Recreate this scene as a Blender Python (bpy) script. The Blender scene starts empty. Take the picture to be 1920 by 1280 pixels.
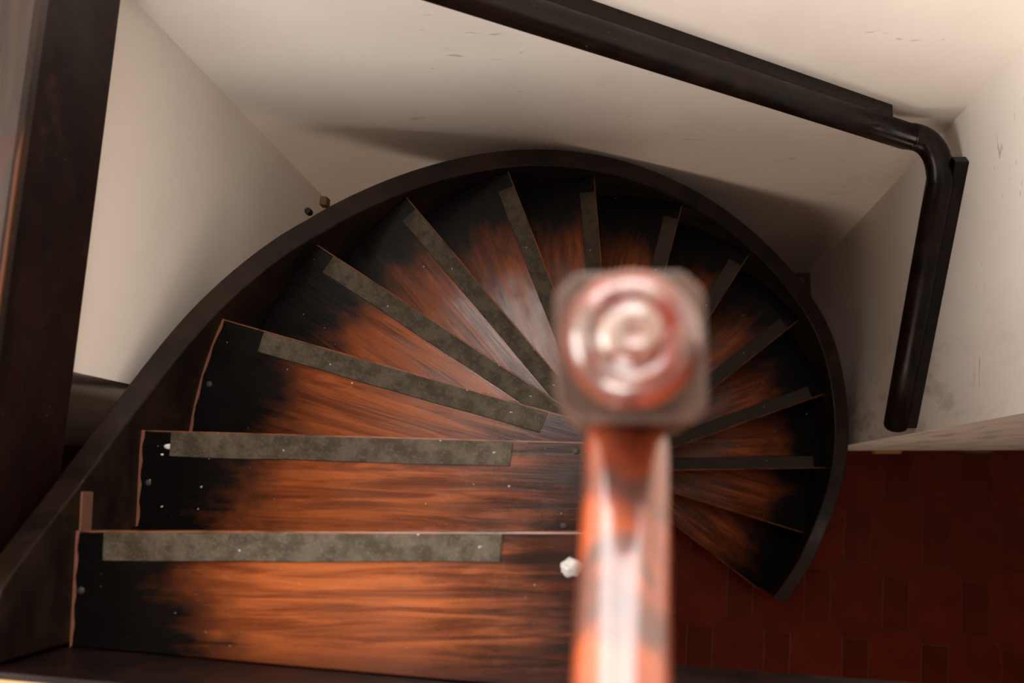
import bpy, bmesh, math, random
from mathutils import Vector, Matrix

random.seed(7)
S = bpy.context.scene
COL = S.collection
PI = math.pi

# ------------------------------------------------------------------ camera
F = 2000.0                       # focal length in pixels of the 1920x1280 frame
NADIR = (1134.4, 916.9)          # vanishing point of the verticals
CAM = Vector((-0.014, -0.075, 4.093))
n = Vector((NADIR[0]-960, -(NADIR[1]-640), -F)).normalized()
Zc = -n
Xc = Vector((1, 0, 0)); Xc = (Xc - Xc.dot(Zc)*Zc).normalized()
Yc = Zc.cross(Xc)
ROT = Matrix((Xc, Yc, Zc))       # camera -> world
cd = bpy.data.cameras.new('camera')
cd.sensor_width = 36.0
cd.lens = F/1920*36.0
cd.clip_start = 0.02
cd.dof.use_dof = True
cd.dof.focus_distance = 2.15
cd.dof.aperture_fstop = 3.7
co = bpy.data.objects.new('camera', cd)
M4 = ROT.to_4x4(); M4.translation = CAM
co.matrix_world = M4
COL.objects.link(co)
S.camera = co


def ray(p):
    d = ROT @ Vector((p[0]-960, -(p[1]-640), -F))
    return d / -d.z


def atz(p, z): return CAM + ray(p)*(CAM.z-z)
def atx(p, x): d = ray(p); return CAM + d*((x-CAM.x)/d.x)
def aty(p, y): d = ray(p); return CAM + d*((y-CAM.y)/d.y)


# ------------------------------------------------------------------ light
S.view_settings.view_transform = 'Standard'
S.view_settings.look = 'None'
S.view_settings.gamma = 1.0
S.view_settings.exposure = -0.15
w = bpy.data.worlds.new('world'); S.world = w
w.use_nodes = True
w.node_tree.nodes['Background'].inputs['Color'].default_value = (0.75, 0.85, 1.0, 1)
w.node_tree.nodes['Background'].inputs['Strength'].default_value = 0.5
CEIL = 5.25


def area(name, loc, target, sx, sy, power, col):
    L = bpy.data.lights.new(name, 'AREA')
    L.shape = 'RECTANGLE'; L.size = sx; L.size_y = sy; L.energy = power; L.color = col
    o = bpy.data.objects.new(name, L)
    o.location = loc
    o.rotation_euler = (Vector(target)-Vector(loc)).to_track_quat('-Z', 'Y').to_euler()
    COL.objects.link(o)
    return o


SKY = (-0.58, -0.12, 0.34, 0.68)       # skylight opening in the ceiling (x0,x1,y0,y1)
area('skylight_daylight', ((SKY[0]+SKY[1])/2, (SKY[2]+SKY[3])/2, CEIL+0.10), ((SKY[0]+SKY[1])/2, (SKY[2]+SKY[3])/2, 0),
     SKY[1]-SKY[0], SKY[3]-SKY[2], 4, (1.0, 0.97, 0.93))
WIN = (-0.9, 0.55, 3.45, 4.75)        # landing window in the west wall (y0,y1,z0,z1)
area('window_daylight', (-2.42, (WIN[0]+WIN[1])/2, (WIN[2]+WIN[3])/2), (0, (WIN[0]+WIN[1])/2, (WIN[2]+WIN[3])/2),
     WIN[1]-WIN[0], WIN[3]-WIN[2], 125, (1.0, 0.92, 0.83))
WIN2 = (-1.55, 0.15, 4.05, 5.15)       # second landing window, in the south wall (x0,x1,z0,z1)
area('window_daylight', ((WIN2[0]+WIN2[1])/2, -2.27, (WIN2[2]+WIN2[3])/2), ((WIN2[0]+WIN2[1])/2, 0, (WIN2[2]+WIN2[3])/2),
     WIN2[1]-WIN2[0], WIN2[3]-WIN2[2], 155, (1.0, 0.92, 0.83))
WIN3 = (-0.70, 0.40, 3.60, 4.75)      # window high in the back wall (x0,x1,z0,z1)
area('window_daylight', ((WIN3[0]+WIN3[1])/2, 0.80, (WIN3[2]+WIN3[3])/2), ((WIN3[0]+WIN3[1])/2, 0, (WIN3[2]+WIN3[3])/2),
     WIN3[1]-WIN3[0], WIN3[3]-WIN3[2], 40, (1.0, 0.96, 0.92))
WIN4 = (-0.3, 0.75, 1.05, 2.15)          # window of the lower hall, in the south wall (x0,x1,z0,z1)
area('window_daylight', ((WIN4[0]+WIN4[1])/2, -2.27, (WIN4[2]+WIN4[3])/2), ((WIN4[0]+WIN4[1])/2, 0, (WIN4[2]+WIN4[3])/2),
     WIN4[1]-WIN4[0], WIN4[3]-WIN4[2], 18, (1.0, 0.75, 0.55))

# ------------------------------------------------------------------ node helpers


class NT:
    def __init__(self, name):
        self.m = bpy.data.materials.new(name); self.m.use_nodes = True
        self.t = self.m.node_tree
        self.b = self.t.nodes['Principled BSDF']
        self.co = None

    def new(self, kind, **kw):
        nd = self.t.nodes.new(kind)
        for k, v in kw.items(): setattr(nd, k, v)
        return nd

    def link(self, a, b): self.t.links.new(a, b)

    def put(self, sock, v):
        if isinstance(v, (int, float)): sock.default_value = v
        elif isinstance(v, (tuple, list)):
            sock.default_value = tuple(v) if len(v) == len(sock.default_value) else tuple(v)+(1,)
        else: self.link(v, sock)

    def coord(self, kind='Object'):
        if self.co is None: self.co = self.new('ShaderNodeTexCoord')
        return self.co.outputs[kind]

    def scaled(self, s, kind='Object', off=None):
        mp = self.new('ShaderNodeMapping')
        self.link(self.coord(kind), mp.inputs['Vector'])
        mp.inputs['Scale'].default_value = s
        if off is not None: self.put(mp.inputs['Location'], off)
        return mp.outputs['Vector']

    def noise(self, vec, scale=1, detail=4, rough=0.55, dist=0):
        nd = self.new('ShaderNodeTexNoise')
        self.link(vec, nd.inputs['Vector'])
        nd.inputs['Scale'].default_value = scale; nd.inputs['Detail'].default_value = detail
        nd.inputs['Roughness'].default_value = rough; nd.inputs['Distortion'].default_value = dist
        return nd.outputs['Fac']

    def math(self, op, a, b=None, clamp=False):
        nd = self.new('ShaderNodeMath', operation=op, use_clamp=clamp)
        self.put(nd.inputs[0], a)
        if b is not None: self.put(nd.inputs[1], b)
        return nd.outputs[0]

    def ramp(self, v, a, b, c=0.0, d=1.0, smooth=True):
        nd = self.new('ShaderNodeMapRange', interpolation_type='SMOOTHSTEP' if smooth else 'LINEAR')
        self.put(nd.inputs[0], v)
        for i, x in enumerate((a, b, c, d)): self.put(nd.inputs[i+1], x)
        return nd.outputs[0]

    def mix(self, f, a, b, mode='MIX'):
        nd = self.new('ShaderNodeMix', data_type='RGBA', blend_type=mode)
        self.put(nd.inputs[0], f); self.put(nd.inputs[6], a); self.put(nd.inputs[7], b)
        return nd.outputs[2]

    def xyz(self, kind='Object'):
        nd = self.new('ShaderNodeSeparateXYZ'); self.link(self.coord(kind), nd.inputs[0])
        return nd.outputs

    def wear(self):
        nd = self.new('ShaderNodeSeparateColor'); self.link(self.new('ShaderNodeObjectInfo').outputs['Color'], nd.inputs[0])
        return nd.outputs[0]

    def rnd(self):
        return self.new('ShaderNodeObjectInfo').outputs['Random']

    def bump(self, h, strength=0.2, dist=0.001):
        nd = self.new('ShaderNodeBump'); nd.inputs['Strength'].default_value = strength
        nd.inputs['Distance'].default_value = dist
        self.link(h, nd.inputs['Height']); self.link(nd.outputs[0], self.b.inputs['Normal'])

    def out(self, col, rough=0.5, spec=0.5, coat=0.0, coat_rough=0.15):
        self.put(self.b.inputs['Base Color'], col)
        self.put(self.b.inputs['Roughness'], rough)
        self.put(self.b.inputs['Specular IOR Level'], spec)
        self.b.inputs['Coat Weight'].default_value = coat
        self.b.inputs['Coat Roughness'].default_value = coat_rough
        return self.m


def mat_wall():
    t = NT('white_paint')
    p = t.scaled((1, 1, 1))
    a = t.noise(p, 2.2, 5, 0.6)
    col = t.mix(t.ramp(a, 0.35, 0.7), (0.86, 0.81, 0.755), (0.81, 0.755, 0.70))
    # scuffs: short slanting scratches
    q = t.scaled((9, 9, 34)); q2 = t.noise(q, 1.6, 2, 0.4, 1.2)
    g = t.noise(p, 3.0, 2, 0.5)
    sc = t.math('MULTIPLY', t.ramp(q2, 0.69, 0.73), t.ramp(g, 0.50, 0.60))
    sc = t.math('MULTIPLY', sc, t.ramp(t.xyz()[0], -0.76, -0.5))
    col = t.mix(t.math('MULTIPLY', sc, 0.5), col, (0.30, 0.26, 0.22))
    l2 = t.noise(t.scaled((13, 13, 95), off=(4, 2, 7)), 1.3, 2, 0.4, 1.8)
    l2 = t.math('MULTIPLY', t.ramp(l2, 0.68, 0.72), t.math('MULTIPLY', t.ramp(t.xyz()[0], -0.30, 0.05), t.ramp(t.math('ADD', t.xyz()[2], t.math('MULTIPLY', t.xyz()[0], 0.9)), 2.15, 1.95)))
    l2 = t.math('MULTIPLY', l2, t.ramp(t.xyz()[1], 0.70, 0.74))
    col = t.mix(t.math('MULTIPLY', l2, 0.45), col, (0.34, 0.29, 0.25))
    # hand smudges low on the wall ends
    s = t.noise(t.scaled((7, 7, 2.2)), 2.0, 4, 0.6, 0.6)
    o = t.xyz()
    edge = t.math('MULTIPLY', t.ramp(o[1], 0.42, 0.10), t.ramp(o[2], 2.3, 1.2))
    edge = t.math('MULTIPLY', edge, t.ramp(o[0], 0.3, 0.7))
    col = t.mix(t.math('MULTIPLY', t.math('MULTIPLY', t.ramp(s, 0.48, 0.66), edge), 0.6), col, (0.40, 0.37, 0.34))
    t.bump(t.noise(p, 55, 3, 0.6), 0.18, 0.002)
    return t.out(col, 0.62, 0.3)


def mat_dark(name, ca, cb, rough=0.34, axis=(3, 3, 26), worn=(0.10, 0.035, 0.015), wamt=0.5, spec=0.22):
    t = NT(name)
    a = t.noise(t.scaled(axis), 1.5, 5, 0.6, 0.4)
    col = t.mix(t.ramp(a, 0.35, 0.68), ca, cb)
    b = t.noise(t.scaled((1, 1, 1), off=(3, 1, 5)), 7, 6, 0.7)
    col = t.mix(t.math('MULTIPLY', t.ramp(b, 0.58, 0.74), wamt), col, worn)
    dust = t.noise(t.scaled((1, 1, 1)), 160, 2, 0.5)
    col = t.mix(t.math('MULTIPLY', t.ramp(dust, 0.76, 0.80), 0.35), col, (0.45, 0.40, 0.33))
    t.bump(a, 0.12, 0.002)
    return t.out(col, t.ramp(b, 0.3, 0.75, rough-0.06, rough+0.2), spec)


def mat_tread():
    t = NT('worn_tread_wood')
    r = t.rnd()
    off = t.new('ShaderNodeCombineXYZ')
    t.put(off.inputs[0], t.math('MULTIPLY', r, 17.0)); t.put(off.inputs[1], t.math('MULTIPLY', r, 9.0)); t.put(off.inputs[2], t.math('MULTIPLY', r, 31.0))
    o = t.xyz()
    grain = t.noise(t.scaled((2.2, 34, 34), off=off.outputs[0]), 1.6, 6, 0.62, 0.9)
    fine = t.noise(t.scaled((7, 170, 100), off=off.outputs[0]), 1.0, 3, 0.6, 0.3)
    blot = t.noise(t.scaled((5, 9, 5), off=off.outputs[0]), 1.3, 5, 0.65)
    # foot wear: bare wood in the middle of the tread
    x = t.math('ADD', o[0], t.math('MULTIPLY', t.math('SUBTRACT', blot, 0.5), 0.26))
    x = t.math('ADD', x, t.math('MULTIPLY', t.math('SUBTRACT', grain, 0.5), 0.16))
    m = t.math('MULTIPLY', t.ramp(x, 0.615, 0.46), t.ramp(x, 0.06, 0.30))
    yy = t.math('ADD', o[1], t.math('MULTIPLY', t.math('SUBTRACT', grain, 0.5), 0.10))
    m = t.math('MULTIPLY', m, t.ramp(yy, 0.215, 0.13))
    m = t.math('MULTIPLY', m, t.ramp(yy, -0.03, 0.06, 0.35, 1.0))
    wr_ = t.wear()
    patch = t.math('MULTIPLY', t.ramp(x, 0.33, 0.48), t.ramp(yy, 0.16, 0.09))     # little used steps are bare only where the foot lands
    m = t.math('MULTIPLY', m, t.math('ADD', wr_, t.math('MULTIPLY', t.math('SUBTRACT', 1.0, wr_), t.math('MULTIPLY', patch, 0.6))))
    bare = t.mix(t.ramp(grain, 0.34, 0.66), (0.125, 0.028, 0.008), (0.39, 0.106, 0.029))
    bare = t.mix(t.math('MULTIPLY', t.ramp(fine, 0.55, 0.75), 0.6), bare, (0.07, 0.018, 0.008))
    varn = t.mix(t.ramp(grain, 0.36, 0.7), (0.007, 0.004, 0.003), (0.060, 0.012, 0.006))
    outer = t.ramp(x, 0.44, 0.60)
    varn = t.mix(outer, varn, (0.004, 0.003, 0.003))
    col = t.mix(m, varn, bare)
    # bare edge of the nosing and of the end grain
    e = t.math('MULTIPLY', t.ramp(o[1], 0.0030, 0.0008), t.ramp(t.noise(t.scaled((14, 14, 14)), 1.0, 3), 0.36, 0.56))
    col = t.mix(t.math('MULTIPLY', e, 0.75), col, (0.30, 0.115, 0.06))
    # crumbs and dust
    d = t.noise(t.scaled((1, 1, 1), off=off.outputs[0]), 120, 2, 0.5)
    col = t.mix(t.math('MULTIPLY', t.ramp(d, 0.755, 0.79), 0.7), col, (0.62, 0.58, 0.52))
    t.bump(t.math('ADD', grain, t.math('MULTIPLY', fine, 0.6)), 0.22, 0.0015)
    return t.out(col, t.ramp(blot, 0.3, 0.7, 0.20, 0.34), t.math('MULTIPLY', t.ramp(x, 0.30, 0.50, 0.85, 0.14), t.ramp(wr_, 0.4, 0.85, 0.3, 1.0)))


def mat_strip():
    t = NT('grip_tape')
    p = t.scaled((1, 1, 1))
    a = t.noise(p, 30, 4, 0.6); b = t.noise(p, 260, 2, 0.6); c = t.noise(p, 70, 2, 0.5)
    col = t.mix(t.ramp(a, 0.35, 0.68), (0.048, 0.037, 0.025), (0.105, 0.087, 0.063))
    col = t.mix(t.math('MULTIPLY', t.ramp(b, 0.5, 0.8), 0.6), col, (0.17, 0.148, 0.115))
    col = t.mix(t.ramp(t.wear(), 0.3, 1.0), (0.030, 0.022, 0.015), col)   # low values give a darker brown strip
    col = t.mix(t.ramp(c, 0.765, 0.79), col, (0.62, 0.60, 0.56))
    t.bump(b, 0.5, 0.001)
    return t.out(col, 0.62, 0.2)


def mat_rail(name='red_varnish', ca=(0.20, 0.030, 0.010), cb=(0.38, 0.080, 0.025), dk=0.85, pale=False):
    t = NT(name)
    a = t.noise(t.scaled((40, 5, 40)), 1.0, 5, 0.6, 0.5)
    b = t.noise(t.scaled((22, 12, 22), off=(2, 5, 1)), 1.3, 5, 0.65, 0.8)
    col = t.mix(t.ramp(a, 0.3, 0.7), ca, cb)
    col = t.mix(t.math('MULTIPLY', t.ramp(b, 0.46, 0.60), dk), col, (0.045, 0.026, 0.022))
    if pale:      # paler noise patches on the crown
        z = t.xyz()[2]
        g = t.noise(t.scaled((60, 60, 60), off=(1, 2, 3)), 1.0, 4, 0.6, 0.5)
        k = t.math('MULTIPLY', t.ramp(z, 3.5725, 3.5775), t.ramp(g, 0.40, 0.58))
        col = t.mix(t.math('MULTIPLY', k, 0.75), col, (0.36, 0.29, 0.25))
    t.bump(b, 0.15, 0.002)
    return t.out(col, t.ramp(b, 0.35, 0.7, 0.2, 0.36), 0.6, 1.0, 0.1)


def mat_tile(name, ca, cb):
    t = NT(name)
    r = t.rnd()
    a = t.noise(t.scaled((1, 1, 1)), 9, 4, 0.6)
    col = t.mix(t.ramp(a, 0.3, 0.7), ca, cb)
    col = t.mix(t.math('MULTIPLY', r, 0.35), col, tuple(c*0.6 for c in ca))
    t.bump(a, 0.08, 0.003)
    return t.out(col, 0.42, 0.15)


def mat_plain(name, c, rough=0.5, spec=0.4):
    t = NT(name)
    a = t.noise(t.scaled((1, 1, 1)), 25, 4, 0.6)
    col = t.mix(a, tuple(x*0.8 for x in c), tuple(min(1, x*1.15) for x in c))
    return t.out(col, rough, spec)


WALL = mat_wall()
CEILM = mat_plain('ceiling_boards', (0.07, 0.035, 0.02), 0.6)
DARK = mat_dark('black_stained_wood', (0.004, 0.003, 0.0025), (0.014, 0.006, 0.004), 0.30, (4, 4, 22))
STRM = mat_dark('stringer_wood', (0.006, 0.004, 0.003), (0.019, 0.010, 0.006), 0.40, (6, 6, 12), (0.09, 0.028, 0.010), 0.6)
WRAIL = mat_dark('wall_rail_wood', (0.003, 0.002, 0.0015), (0.010, 0.0045, 0.003), 0.3, (5, 5, 5), (0.05, 0.014, 0.006), 0.6)
FASC = mat_dark('fascia_wood', (0.004, 0.0018, 0.0016), (0.013, 0.0035, 0.0025), 0.42, (16, 3, 9), (0.11, 0.03, 0.012), 0.35)
CAPM = mat_dark('scuffed_top_wood', (0.055, 0.036, 0.028), (0.115, 0.072, 0.054), 0.36, (16, 2.5, 16), (0.15, 0.035, 0.018), 0.5)
TOPM = mat_dark('dusty_top_board', (0.016, 0.011, 0.009), (0.040, 0.025, 0.020), 0.34, (16, 2.5, 16), (0.07, 0.014, 0.008), 0.5, 0.35)
BEAD = mat_plain('orange_edge_wood', (0.085, 0.026, 0.007), 0.4)
KNOB = mat_rail('dark_red_varnish', (0.10, 0.010, 0.006), (0.19, 0.026, 0.013), 0.75, True)
TREAD = mat_tread()
STRIP = mat_strip()
RAIL = mat_rail()
OCT = mat_tile('terracotta_glazed', (0.090, 0.0085, 0.0016), (0.125, 0.013, 0.0024))
REC = mat_tile('terracotta_dark', (0.074, 0.0068, 0.0013), (0.100, 0.010, 0.0019))
GROUT = mat_plain('grout', (0.16, 0.075, 0.05), 0.8)
ORANGE = mat_plain('landing_terracotta', (0.42, 0.085, 0.022), 0.4)
OCHRE = mat_plain('ochre_wood', (0.42, 0.25, 0.10), 0.6)
BARE = mat_plain('bare_edge_wood', (0.20, 0.075, 0.040), 0.6)
SCUFF = mat_plain('scuffed_wood', (0.13, 0.062, 0.036), 0.6)
NAIL = mat_plain('nail_grey', (0.05, 0.042, 0.038), 0.45, 0.25)
WEDGE = mat_plain('wedge_wood', (0.17, 0.08, 0.025), 0.7)
BLACK = mat_plain('black_iron', (0.006, 0.006, 0.006), 0.5)
WHITE = mat_plain('white_paint_drop', (0.85, 0.83, 0.80), 0.3)
FRAME = mat_plain('window_frame_white', (0.7, 0.68, 0.64), 0.5)

# ------------------------------------------------------------------ mesh helpers


def mesh_obj(name, verts, faces, mat, parent=None, smooth=False, bevel=0, segs=2, loc=None):
    me = bpy.data.meshes.new(name)
    me.from_pydata([tuple(v) for v in verts], [], faces)
    bm = bmesh.new(); bm.from_mesh(me)
    bmesh.ops.recalc_face_normals(bm, faces=bm.faces)
    bm.to_mesh(me); bm.free()
    me.materials.append(mat)
    o = bpy.data.objects.new(name, me)
    COL.objects.link(o)
    if parent: o.parent = parent
    if smooth:
        for p in me.polygons: p.use_smooth = True
    if bevel:
        b = o.modifiers.new('bevel', 'BEVEL'); b.width = bevel; b.segments = segs; b.limit_method = 'ANGLE'
    return o


def prism(poly, z0, z1):
    k = len(poly)
    v = [(x, y, z0) for x, y in poly]+[(x, y, z1) for x, y in poly]
    f = [tuple(range(k))[::-1], tuple(range(k, 2*k))]+[(i, (i+1) % k, k+(i+1) % k, k+i) for i in range(k)]
    return v, f


def boxes(lst):
    V, Fc = [], []
    for x0, x1, y0, y1, z0, z1 in lst:
        v, f = prism([(x0, y0), (x1, y0), (x1, y1), (x0, y1)], z0, z1)
        b = len(V); V += v; Fc += [tuple(i+b for i in q) for q in f]
    return V, Fc


def struct(name, vf, mat, **kw):
    o = mesh_obj(name, vf[0], vf[1], mat, **kw)
    o['kind'] = 'structure'
    return o


def tag(o, label, cat, group=None):
    o['label'] = label; o['category'] = cat
    if group: o['group'] = group
    return o


def empty(name, loc=(0, 0, 0)):
    o = bpy.data.objects.new(name, None); o.location = loc; o.empty_display_size = 0.1
    COL.objects.link(o)
    return o


def sweep(path, profile, ups):
    """profile (a,b): a along side, b along up; path points with up vectors"""
    V, Fc = [], []
    k = len(profile)
    for i, p in enumerate(path):
        a = path[max(i-1, 0)]; b = path[min(i+1, len(path)-1)]
        t = (b-a).normalized()
        up = ups[i] if isinstance(ups, list) else ups
        side = t.cross(up).normalized(); u = side.cross(t).normalized()
        for s, q in profile: V.append(p+side*s+u*q)
    for i in range(len(path)-1):
        for j in range(k):
            Fc.append((i*k+j, i*k+(j+1) % k, (i+1)*k+(j+1) % k, (i+1)*k+j))
    Fc.append(tuple(range(k))[::-1]); m = (len(path)-1)*k
    Fc.append(tuple(range(m, m+k)))
    return V, Fc


def superellipse(a, b, e=2.6, k=24):
    r = []
    for i in range(k):
        t = 2*PI*i/k
        c, s = math.cos(t), math.sin(t)
        r.append((a*math.copysign(abs(c)**(2/e), c), b*math.copysign(abs(s)**(2/e), s)))
    return r


def lathe(prof, k=48, c=(0, 0, 0)):
    V, Fc = [], []
    for r, z in prof:
        for i in range(k):
            t = 2*PI*i/k
            V.append((c[0]+r*math.cos(t), c[1]+r*math.sin(t), c[2]+z))
    for j in range(len(prof)-1):
        for i in range(k):
            Fc.append((j*k+i, j*k+(i+1) % k, (j+1)*k+(i+1) % k, (j+1)*k+i))
    Fc.append(tuple(range(k))[::-1]); m = (len(prof)-1)*k
    Fc.append(tuple(range(m, m+k)))
    return V, Fc


# ------------------------------------------------------------------ the setting
YB = 0.747       # back wall
XR = 0.779        # right wall of the stair niche
XL = -0.80       # left wall of the stair niche
YJ = 0.068       # where the right wall ends
ZL = 2.85        # landing level
SL = -0.0716     # the landing is turned a little against the niche

struct('wall_back', boxes([(-2.4, 2.6, YB, YB+0.15, -0.1, WIN3[2]), (-2.4, 2.6, YB, YB+0.15, WIN3[3], CEIL),
                           (-2.4, WIN3[0], YB, YB+0.15, WIN3[2], WIN3[3]), (WIN3[1], 2.6, YB, YB+0.15, WIN3[2], WIN3[3])]), WALL)
struct('wall_right', boxes([(XR, 2.6, YJ, YB, -0.1, CEIL)]), WALL)
struct('wall_left', boxes([(-2.4, XL, 0.098, YB, -0.1, 2.6)]), WALL)
struct('wall_west', boxes([(-2.55, -2.4, -2.4, YB+0.15, 0, WIN[2]), (-2.55, -2.4, -2.4, YB+0.15, WIN[3], CEIL),
                           (-2.55, -2.4, -2.4, WIN[0], WIN[2], WIN[3]), (-2.55, -2.4, WIN[1], YB+0.15, WIN[2], WIN[3])]), WALL)
struct('wall_east', boxes([(2.6, 2.75, -2.4, YB+0.15, 0, CEIL)]), WALL)
def holed(p0, p1, z0, z1, holes, mk):
    """wall strip split round its window holes (a0,a1,b0,b1), one hole per storey"""
    out, z = [], z0
    for a0, a1, b0, b1 in sorted(holes, key=lambda q: q[2]):
        out += [mk(p0, p1, z, b0), mk(p0, a0, b0, b1), mk(a1, p1, b0, b1)]; z = b1
    return out+[mk(p0, p1, z, z1)]


struct('wall_south', boxes(holed(-2.55, 2.75, 0, CEIL, [WIN2, WIN4], lambda a, b, c, d: (a, b, -2.4, -2.25, c, d))), WALL)
x0, x1, y0, y1 = SKY
struct('ceiling', boxes([(-2.55, x0, -2.4, YB+0.15, CEIL, CEIL+0.2), (x1, 2.75, -2.4, YB+0.15, CEIL, CEIL+0.2),
                         (x0, x1, -2.4, y0, CEIL, CEIL+0.2), (x0, x1, y1, YB+0.15, CEIL, CEIL+0.2)]), CEILM)
t = 0.03
struct('window_1', boxes([(x0, x0+t, y0, y1, CEIL-0.01, CEIL+0.06), (x1-t, x1, y0, y1, CEIL-0.01, CEIL+0.06),
                          (x0+t, x1-t, y0, y0+t, CEIL-0.01, CEIL+0.06), (x0+t, x1-t, y1-t, y1, CEIL-0.01, CEIL+0.06)]), FRAME)
t = 0.05
ym = (WIN[0]+WIN[1])/2
struct('window_2', boxes([(-2.41, -2.36, WIN[0], WIN[0]+t, WIN[2], WIN[3]), (-2.41, -2.36, WIN[1]-t, WIN[1], WIN[2], WIN[3]),
                          (-2.41, -2.36, WIN[0]+t, WIN[1]-t, WIN[2], WIN[2]+t), (-2.41, -2.36, WIN[0]+t, WIN[1]-t, WIN[3]-t, WIN[3]),
                          (-2.41, -2.36, ym-0.025, ym+0.025, WIN[2]+t, WIN[3]-t)]), FRAME)

xm = (WIN2[0]+WIN2[1])/2
struct('window_3', boxes([(WIN2[0], WIN2[0]+t, -2.26, -2.21, WIN2[2], WIN2[3]), (WIN2[1]-t, WIN2[1], -2.26, -2.21, WIN2[2], WIN2[3]),
                          (WIN2[0]+t, WIN2[1]-t, -2.26, -2.21, WIN2[2], WIN2[2]+t), (WIN2[0]+t, WIN2[1]-t, -2.26, -2.21, WIN2[3]-t, WIN2[3]),
                          (xm-0.025, xm+0.025, -2.26, -2.21, WIN2[2]+t, WIN2[3]-t)]), FRAME)

xm = (WIN3[0]+WIN3[1])/2
struct('window_4', boxes([(WIN3[0], WIN3[0]+t, YB+0.005, YB+0.04, WIN3[2], WIN3[3]), (WIN3[1]-t, WIN3[1], YB+0.005, YB+0.04, WIN3[2], WIN3[3]),
                          (WIN3[0]+t, WIN3[1]-t, YB+0.005, YB+0.04, WIN3[2], WIN3[2]+t), (WIN3[0]+t, WIN3[1]-t, YB+0.005, YB+0.04, WIN3[3]-t, WIN3[3]),
                          (xm-0.02, xm+0.02, YB+0.005, YB+0.04, WIN3[2]+t, WIN3[3]-t)]), FRAME)

xm = (WIN4[0]+WIN4[1])/2
struct('window_5', boxes([(WIN4[0], WIN4[0]+t, -2.26, -2.21, WIN4[2], WIN4[3]), (WIN4[1]-t, WIN4[1], -2.26, -2.21, WIN4[2], WIN4[3]),
                          (WIN4[0]+t, WIN4[1]-t, -2.26, -2.21, WIN4[2], WIN4[2]+t), (WIN4[0]+t, WIN4[1]-t, -2.26, -2.21, WIN4[3]-t, WIN4[3]),
                          (xm-0.025, xm+0.025, -2.26, -2.21, WIN4[2]+t, WIN4[3]-t)]), FRAME)

# tiled lower floor
floor = struct('floor', boxes([(-2.4, 2.6, -2.25, YB, -0.12, -0.004)]), GROUT)
TS = 0.187        # width of an octagon
TH = TS*1.5
CH = TS*0.25
G = 0.0015


def tile_mesh(name, poly, mat):
    v, f = prism(poly, -0.02, 0)
    me = bpy.data.meshes.new(name); me.from_pydata(v, [], f); me.materials.append(mat)
    bm = bmesh.new(); bm.from_mesh(me)
    top = [e for e in bm.edges if all(abs(q.co.z) < 1e-6 for q in e.verts)]
    bmesh.ops.bevel(bm, geom=top, offset=0.0012, segments=1, affect='EDGES')
    bmesh.ops.recalc_face_normals(bm, faces=bm.faces)
    bm.to_mesh(me); bm.free()
    return me


a, b = TS/2-G, TH/2-G
c = CH*0.98
octm = tile_mesh('octagonal_tile', [(-a+c, -b), (a-c, -b), (a, -b+c), (a, b-c), (a-c, b), (-a+c, b), (-a, b-c), (-a, -b+c)], OCT)
ra, rb = TS/4-G, TS/2-G
recm = tile_mesh('rectangular_tile', [(-ra, -rb), (ra, -rb), (ra, rb), (-ra, rb)], REC)
T0 = atz((1606, 1124), 0)
ang = math.atan(SL)+0.006
ux = Vector((math.cos(ang), math.sin(ang))); uy = Vector((-ux.y, ux.x))
for j in range(-6, 7):
    for i in range(-9, 8):
        for kind in (0, 1):
            u = (i+(0.5 if j % 2 else 0))*TS*1.5 + (0.75*TS if kind else 0)
            v = -j*(TH-CH)
            p = Vector((T0.x, T0.y))+ux*u+uy*v
            if not (-0.95 < p.x < 2.3 and -1.55 < p.y < 0.62): continue
            if p.x > XR-0.12 and p.y > YJ+0.10: continue
            if p.x < XL+0.1 and p.y > 0: continue
            if p.x < 0.0 and p.y < -0.75: continue
            o = bpy.data.objects.new('rectangular_tile' if kind else 'octagonal_tile', recm if kind else octm)
            COL.objects.link(o); o.parent = floor
            o.location = (p.x, p.y, 0); o.rotation_euler = (random.uniform(-.002, .002), random.uniform(-.002, .002), ang)

# landing above
def ly(x): return -0.286+SL*(x+0.756) if x < 0.02 else -0.309-0.06*(x-0.076)
def lx(y): return -0.745 + 0.0728*(y-0.6686)
poly = [(-2.4, -2.25), (2.6, -2.25), (2.6, ly(2.6)-0.014), (0.03, ly(0.03)-0.014), (0.01, ly(0.01)-0.014), (-0.80, ly(-0.8)-0.014),
        (lx(-0.3)-0.03, ly(-.8)), (lx(YB)-0.03, YB), (-2.4, YB)]
v, f = prism(poly, 2.60, ZL-0.002)
struct('floor_landing', (v, f), ORANGE)
# front beam of the landing: last riser on the left, edge of the well on the right


def front(name, xa, xb, o0, o1, z0, z1, mat):
    v, f = prism([(xa, ly(xa)-o0), (xb, ly(xb)-o0), (xb, ly(xb)-o1), (xa, ly(xa)-o1)], z0, z1)
    return struct(name, (v, f), mat, bevel=0.001)


front('trim_1', -0.76, 0.015, 0, 0.008, 2.585, ZL+0.002, FASC)
front('trim_2', -0.79, 0.015, 0.0082, 0.0135, ZL-0.02, ZL+0.0035, OCHRE)
front('trim_6', 0.022, 2.6, 0, 0.0135, 2.595, ZL+0.002, FASC)
front('hall_light_block', -2.4, -0.70, 0.016, 0.10, -0.1, 2.598, WALL)  # unseen stub, added to keep direct window light off the left wall's end
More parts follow.
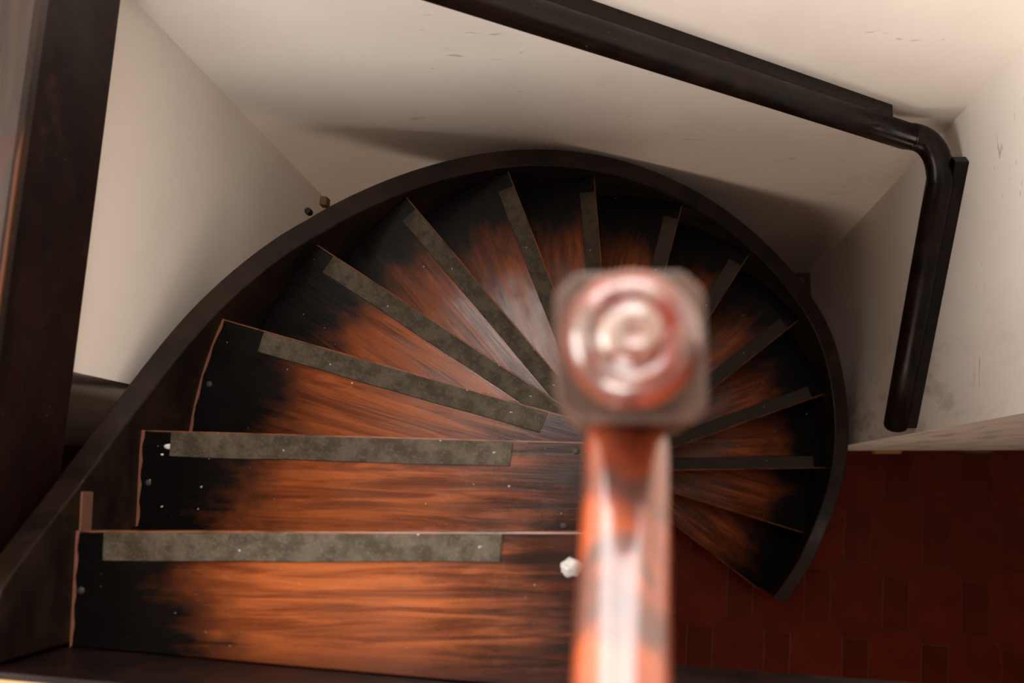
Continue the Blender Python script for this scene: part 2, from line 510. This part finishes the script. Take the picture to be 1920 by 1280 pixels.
# left beam beside the well with its rounded top board
ya, yb = -0.29, YB
v, f = prism([(lx(ya), ya), (lx(yb), yb), (lx(yb)-0.028, yb), (lx(ya)-0.028, ya)], 2.60, ZL-0.02)
struct('trim_3', (v, f), FASC, bevel=0.003)
d = Vector((0.0728, 1, 0)).normalized(); s = Vector((d.y, -d.x, 0))
prof = [(0.022, -0.02), (0.024, 0.0), (0.020, 0.008), (-0.014, 0.010), (-0.020, 0.014), (-0.030, 0.014), (-0.055, 0.012), (-0.14, 0.012), (-0.14, -0.02)]
path = [Vector((lx(y), y, ZL)) for y in (-0.28, 0.0, 0.25, 0.5, YB)]
v, f = sweep(path, prof, Vector((0, 0, 1)))
struct('trim_4', (v, f), TOPM)
path = [Vector((lx(y)+0.0245-dx, y, ZL-dz)) for y, dx, dz in ((-0.28, 0, 0), (0.0, 0, 0), (0.2, 0, 0), (0.34, .0006, .0008), (0.46, .003, .004))]
v, f = sweep(path, [(0.0008, -0.002), (0.0008, 0.002), (-0.002, 0.0050), (-0.003, -0.002)], Vector((0, 0, 1)))
struct('trim_5', (v, f), BEAD)

# ------------------------------------------------------------------ the staircase
RISE = 0.19
R = 0.69
OUT = {1: (1432, 1112), 2: (1512, 1001), 3: (1548, 877), 4: (1550, 737), 5: (1492, 605), 6: (1403, 480), 7: (1278, 390),
       8: (1115, 338), 9: (957, 330), 10: (765, 372), 11: (595, 458), 12: (420, 598), 13: (270, 806), 14: (150, 995)}
INN = {12: (1045, 775), 13: (1080, 828), 14: (1080, 997)}
Q = -0.018
lines = {}          # step -> (foot point, outward direction)
for i in range(1, 15):
    A = atz(OUT[i], RISE*i).xy
    if i in INN:
        B = atz(INN[i], RISE*i).xy
        u = (A-B).normalized()
        foot = A-u*A.dot(u)
    else:
        phi = math.atan2(A.y, A.x)-math.asin(Q/A.length)
        u = Vector((math.cos(phi), math.sin(phi)))
        foot = Vector((-u.y, u.x))*Q
    lines[i] = (foot, u)
u15 = Vector((-1, -SL)).normalized()
P15 = Vector((-0.756, ly(-0.756)))
lines[15] = (P15-u15*P15.dot(u15), u15)


def lerp_tab(tab, x):
    if x <= tab[0][0]: return tab[0][1]
    for (a, va), (b, vb) in zip(tab, tab[1:]):
        if x <= b:
            k = (x-a)/(b-a); return va+(vb-va)*k
    return tab[-1][1]


RIN = [(-60, .692), (143, .695), (152, .705), (161.9, .720), (170, .729), (178.7, .738), (182, .7405)]
def rin(th): return lerp_tab(RIN, th) if th < 182 else 0.740/abs(math.cos(math.radians(th)))
def pol(r, th): return Vector((r*math.cos(math.radians(th)), r*math.sin(math.radians(th))))


def hit(foot, u):
    """where a line from the newel meets the inner face of the stringer"""
    lo, hi = 0.3, 1.1
    for _ in range(40):
        m = (lo+hi)/2; p = foot+u*m
        th = math.degrees(math.atan2(p.y, p.x))
        if th < -100: th += 360
        if p.length < rin(th): lo = m
        else: hi = m
    return foot+u*lo, th


stair = empty('spiral_staircase')
tag(stair, 'dark winding wooden staircase with worn reddish treads and curved outer stringer', 'staircase')
treads = {}
TT = 0.035
for i in range(1, 15):
    foot, u = lines[i]; nf, nu = lines[i+1]
    bn = Vector((-nu.y, nu.x))
    back = nf + bn*(0.03 if i < 14 else -0.001)
    A, tha = hit(foot, u); B, thb = hit(back, nu)
    poly = [foot+u*0.02, A]
    for k in range(1, 9):
        poly.append(pol(rin(tha+(thb-tha)*k/9), tha+(thb-tha)*k/9))
    poly += [B, back+nu*0.02]
    if i == 1:   # rounded outer corner of the lowest tread
        poly[1:2] = [A-u*0.035, A-u*0.012+Vector((-u.y, u.x))*0.006, pol(rin(tha+1.5), tha+1.5)]
    # local frame: x along the nosing, y towards the back
    nv = Vector((-u.y, u.x))
    loc = [((p-foot).dot(u), (p-foot).dot(nv)) for p in poly]
    v, f = prism(loc, -TT, 0)
    o = mesh_obj('tread', v, f, TREAD, stair, bevel=0.0025)
    o.location = (foot.x, foot.y, RISE*i); o.rotation_euler = (0, 0, math.atan2(u.y, u.x))
    wv = {14: 1.0, 13: 1.0, 12: 0.95, 11: 0.9, 10: 0.85, 9: 0.8, 8: 0.65, 7: 0.55, 6: 0.5}.get(i, 0.42)
    o.color = (wv, wv, wv, 1)
    treads[i] = (o, foot, u, nv)
    # riser under the nosing
    s0 = 0.03; s1 = (A-foot).length
    v, f = prism([(s0, 0.030), (s1+0.0, 0.030), (s1, 0.045), (s0, 0.045)], -RISE, -TT)
    ro = mesh_obj('riser', v, f, DARK, stair)
    ro.location = o.location; ro.rotation_euler = o.rotation_euler
    # grip strip glued near the nosing
    if i >= 3:
        so, si = {14: (0.700, 0.150), 13: (0.690, 0.152), 12: (0.640, 0.120), 11: (0.655, 0.095), 10: (0.66, 0.08)}.get(i, (0.655, 0.10))
        w0, w1 = (0.0026, 0.040)
        pts = []
        for k in range(9):
            x = si+(so-si)*k/8; pts.append((x, w0+random.uniform(-.0006, .0006)))
        for k in range(9):
            x = so-(so-si)*k/8; pts.append((x+(0.004 if k == 8 else 0), w1+random.uniform(-.0008, .0008)))
        v, f = prism(pts, 0.0002, 0.0022)
        g = mesh_obj('grip_strip', v, f, STRIP, o, bevel=0.0008, segs=1)
        g.color = (wv, wv, wv, 1)


def disc_part(i, px, r, h, mat, name='nail_head', sx=1.0):
    o, foot, u, nv = treads[i]
    p = atz(px, RISE*i).xy-foot
    prof = [(r, 0), (r, h*0.5), (r*0.6, h), (0.0002, h)]
    v, f = lathe(prof, 16, (0, 0, 0))
    v = [(x*sx, y, z) for x, y, z in v]
    d = mesh_obj(name, v, f, mat, o, smooth=True)
    d.location = (p.dot(u), p.dot(nv), 0.0)
    return d


for i, px, r in ((14, (152, 1107), 0.0052), (13, (278, 905), 0.005), (12, (392, 720), 0.0055), (13, (1080, 846), 0.005), (13, (1056, 986), 0.005)):
    disc_part(i, px, r, 0.0016, NAIL)
for px, r, sx in (((318, 837), 0.0042, 2.2), ((330, 845), 0.0030, 2.4), ((304, 852), 0.0016, 1.5)):
    disc_part(13, px, r, 0.0008, WHITE, 'paint_spot', sx)
for px, r in (((672, 693), 0.0016), ((660, 718), 0.0013)):
    disc_part(12, px, r, 0.0006, WHITE, 'paint_spot')

# bare end grain showing beside the stringer on the upper treads
for i in (12, 13, 14):
    o, foot, u, nv = treads[i]; nf, nu = lines[i+1]
    A, tha = hit(foot, u); B, thb = hit(nf, nu)
    inn, outp = [], []
    for k in range(13):
        th = tha+(thb-tha)*k/12
        wdt = 0.0045+0.0015*math.sin(k*1.9+i)
        for lst, r in ((inn, rin(th)-wdt), (outp, rin(th)-0.0003)):
            p = pol(r, th)-foot; lst.append((p.dot(u), p.dot(nv)))
    v, f = prism(inn+outp[::-1], 0.0, 0.0012)
    mesh_obj('end_edge', v, f, BARE, o)
p = atz((151, 962), 2.635)
v, f = boxes([(-0.748, -0.738, p.y-0.028, p.y+0.030, 2.618, 2.652)])
mesh_obj('scuffed_block', v, f, SCUFF, stair, bevel=0.002)

# --- outer stringer: curved board, top edge read along the photograph, set on the stringer's outer face
ST = 0.043
EDGE = [(1470, 1132), (1545, 1000), (1590, 850), (1583, 710), (1560, 620), (1510, 540), (1430, 450), (1350, 385), (1250, 330), (1150, 296),
        (1050, 280), (950, 281), (850, 298), (750, 328), (650, 370), (560, 418), (480, 470), (410, 530), (340, 600), (280, 672), (215, 760), (120, 885), (50, 972), (0, 1035)]
tab = []
for p in EDGE:
    best = None
    for k in range(0, 1550):
        z = 0.0+k*0.002
        q = atz(p, z).xy
        th = math.degrees(math.atan2(q.y, q.x))
        if th < -100: th += 360
        e = abs(q.length-(rin(th)+ST))
        if best is None or e < best[0]: best = (e, th, z)
    tab.append((best[1], best[2]))
tab.sort()
tab += [(194.6, 2.838), (195.4, 2.852), (215.0, 2.852)]
print('STRINGER', [(round(a, 1), round(b, 3), round(b-(RISE*3+RISE/18*a), 3)) for a, b in tab])
# smooth the height profile
th0, th1 = tab[0][0], 200.8
N = 120
zs = []
for k in range(N+1):
    th = th0+(th1-th0)*k/N
    s = sw = 0
    for q in range(-8, 9):
        tq = max(th+q*(1.2 if th < 186 else 0.35), th0); wq = math.exp(-(q/5)**2)
        s += wq*lerp_tab(tab, tq); sw += wq
    zs.append(s/sw)
V, Fc = [], []
for k in range(N+1):
    th = th0+(th1-th0)*k/N
    zt = zs[k]; zb = max(0.0, zt-0.36) if th < 190 else zs[k]-0.36-(th-190)*0.008
    a_ = pol(rin(th), th); b_ = pol(rin(th)+ST, th)
    V += [(a_.x, a_.y, zb), (a_.x, a_.y, zt), (b_.x, b_.y, zt), (b_.x, b_.y, zb)]
for k in range(N):
    for j in range(4):
        Fc.append((k*4+j, k*4+(j+1) % 4, k*4+4+(j+1) % 4, k*4+4+j))
Fc += [(0, 1, 2, 3), tuple(N*4+j for j in (3, 2, 1, 0))]
stringer = mesh_obj('outer_stringer', V, Fc, STRM, stair, bevel=0.003)

# --- newel post with block and turned knob
post = mesh_obj('newel_post', *lathe([(0.034, 0.0), (0.034, 3.30), (0.030, 3.33), (0.034, 3.35), (0.030, 3.40)], 32), DARK, stair, smooth=False)
h = 0.0395; c = 0.011
poly = [(-h+c, -h), (h-c*0.5, -h), (h, -h+c*0.5), (h, h-c), (h-c, h), (-h+c, h), (-h, h-c), (-h, -h+c)]
v, f = prism(poly, 3.392, 3.535)
blk = mesh_obj('newel_block', v, f, CAPM, post, bevel=0.003)
prof = [(0.026, 0.0), (0.027, 0.004), (0.0325, 0.009), (0.0352, 0.016), (0.0355, 0.022), (0.034, 0.029), (0.0305, 0.0355), (0.0265, 0.0395), (0.0225, 0.0410),
        (0.0200, 0.0402), (0.0180, 0.0385), (0.0165, 0.0388), (0.0150, 0.0412), (0.0125, 0.0432), (0.0085, 0.0440), (0.006, 0.0436), (0.0045, 0.0425), (0.0005, 0.0422)]
v, f = lathe(prof, 56, (0, 0, 3.535))
mesh_obj('knob', v, f, KNOB, post, smooth=True)

# --- handrail rising from the newel to the landing
path = [Vector((-0.001, -0.030, 3.452)), Vector((-0.0015, -0.060, 3.470)), Vector((-0.004, -0.11, 3.506)), Vector((-0.007, -0.17, 3.546)),
        Vector((-0.011, -0.25, 3.600)), Vector((-0.015, -0.34, 3.660)), Vector((-0.018, -0.42, 3.705))]
v, f = sweep(path, superellipse(0.0245, 0.026, 2.7), Vector((0, 0, 1)))
hr = mesh_obj('handrail', v, f, RAIL, stair, smooth=True)
v, f = prism([(-0.055, -0.48), (0.02, -0.48), (0.02, -0.405), (-0.055, -0.405)], ZL, 3.76)
mesh_obj('landing_post', v, f, DARK, stair, bevel=0.006)

# --- wedges and bolt that fix the stringer to the wall


def wedge(px, z, sx, sy, sz, mat, name):
    p = atz(px, z)
    v, f = boxes([(-sx/2, sx/2, -sy/2, sy/2, -sz/2, sz/2)])
    o = mesh_obj(name, v, f, mat, stair, bevel=0.002)
    o.location = p
    return o


wedge((609, 379), 1.86, 0.016, 0.02, 0.03, WEDGE, 'wedge').rotation_euler = (0, 0, -0.1)
p = atz((578, 396), 1.90)
o = mesh_obj('bolt', *lathe([(0.0075, -0.012), (0.0075, 0.004), (0.006, 0.007), (0.0005, 0.0075)], 16), BLACK, stair, smooth=False); o.location = p
wedge((1501, 528), 0.80, 0.022, 0.026, 0.03, BLACK, 'wedge').rotation_euler = (0, 0, 0.6)

# ------------------------------------------------------------------ handrail on the walls
wr = empty('wall_handrail', (XR-0.05, 0.1, 1.24))
tag(wr, 'black wooden handrail bent round the corner along the white walls', 'handrail')
off = wr.location
YR = YB-0.053; XRR = XR-0.05
pa = atx((1679, 797), XRR); pb = atx((1746, 430), XRR)
d1 = (pb-pa).normalized()
pc = aty((1690, 252), YR); pd = aty((1400, 158), YR)
d2 = (pd-pc).normalized()
print('RAIL', pa, pb, pc, pd)
corner1 = pa+d1*((0.60-pa.y)/d1.y)
path = [pa, pa.lerp(corner1, 0.33), pa.lerp(corner1, 0.66), corner1]
e = pc+d2*((0.655-pc.x)/d2.x)
ctrl = Vector((XRR, YR, (corner1.z+e.z)/2))
for k in range(1, 12):
    t = k/12
    path.append(corner1*(1-t)**2+ctrl*2*t*(1-t)+e*t*t)
path += [e, e+d2*0.3, e+d2*0.7, e+d2*1.15, e+d2*1.6]
v, f = sweep([p-off for p in path], superellipse(0.029, 0.029, 2.25, 20), Vector((0, 0, 1)))
o = mesh_obj('rail', v, f, WRAIL, wr, smooth=True, bevel=0)


def strip_wall(p0, p1, nrm, hh, tk):
    """board lying on a wall from p0 to p1, nrm = away from the wall"""
    dd = (p1-p0).normalized(); up = dd.cross(nrm).normalized()
    if up.z < 0: up = -up
    V = []
    for p in (p0, p1):
        V += [p-up*hh, p+up*hh, p+up*hh+nrm*tk, p-up*hh+nrm*tk]
    V = [q-off for q in V]
    Fc = [(0, 1, 2, 3), (7, 6, 5, 4)]+[(j, (j+1) % 4, 4+(j+1) % 4, 4+j) for j in range(4)]
    return mesh_obj('backing_strip', V, Fc, WRAIL, wr, bevel=0.002)


nx = Vector((-1, 0, 0)); ny = Vector((0, -1, 0))
q0 = pa.copy(); q0.x = XR; q1 = pa+d1*((0.635-pa.y)/d1.y); q1.x = XR
strip_wall(q0, q1, nx, 0.014, 0.03)
q0 = pc+d2*((0.605-pc.x)/d2.x); q0.y = YB; q1 = q0+d2*1.55
strip_wall(q0, q1, ny, 0.015, 0.03)

# ------------------------------------------------------------------ small things
p = atz((1071, 1064), RISE*14+0.004)
bm = bmesh.new()
bmesh.ops.create_icosphere(bm, subdivisions=3, radius=1)
rs = random.Random(3)
from mathutils import noise as mn
for vtx in bm.verts:
    k = 1+0.28*mn.noise(vtx.co*2.2)
    vtx.co = Vector((vtx.co.x*0.0135*k, vtx.co.y*0.0125*k, max(vtx.co.z, -0.5)*0.007*k))
me = bpy.data.meshes.new('plastic_scrap'); bm.to_mesh(me); bm.free()
tp = NT('clear_scrap'); tp.b.inputs['Transmission Weight'].default_value = 0.45
PL = tp.out(tp.mix(tp.noise(tp.scaled((1, 1, 1)), 160, 3), (0.55, 0.53, 0.52), (0.95, 0.94, 0.93)), 0.12, 0.6)
me.materials.append(PL)
for q in me.polygons: q.use_smooth = True
o = bpy.data.objects.new('plastic_scrap', me); COL.objects.link(o)
o.location = (p.x, p.y, RISE*14+0.0036)
tag(o, 'small shiny whitish scrap lying on the top tread beside the handrail', 'scrap')

p = atz((1662, 843), 0.02)
v, f = boxes([(-0.048, 0.048, -0.006, 0.006, 0, 0.045)])
o = mesh_obj('wood_chip', v, f, OCHRE, bevel=0.002)
o.location = (p.x, YJ-0.0065, 0.0005)
tag(o, 'small ochre wood block on the red tiles against the white wall end', 'wood block')
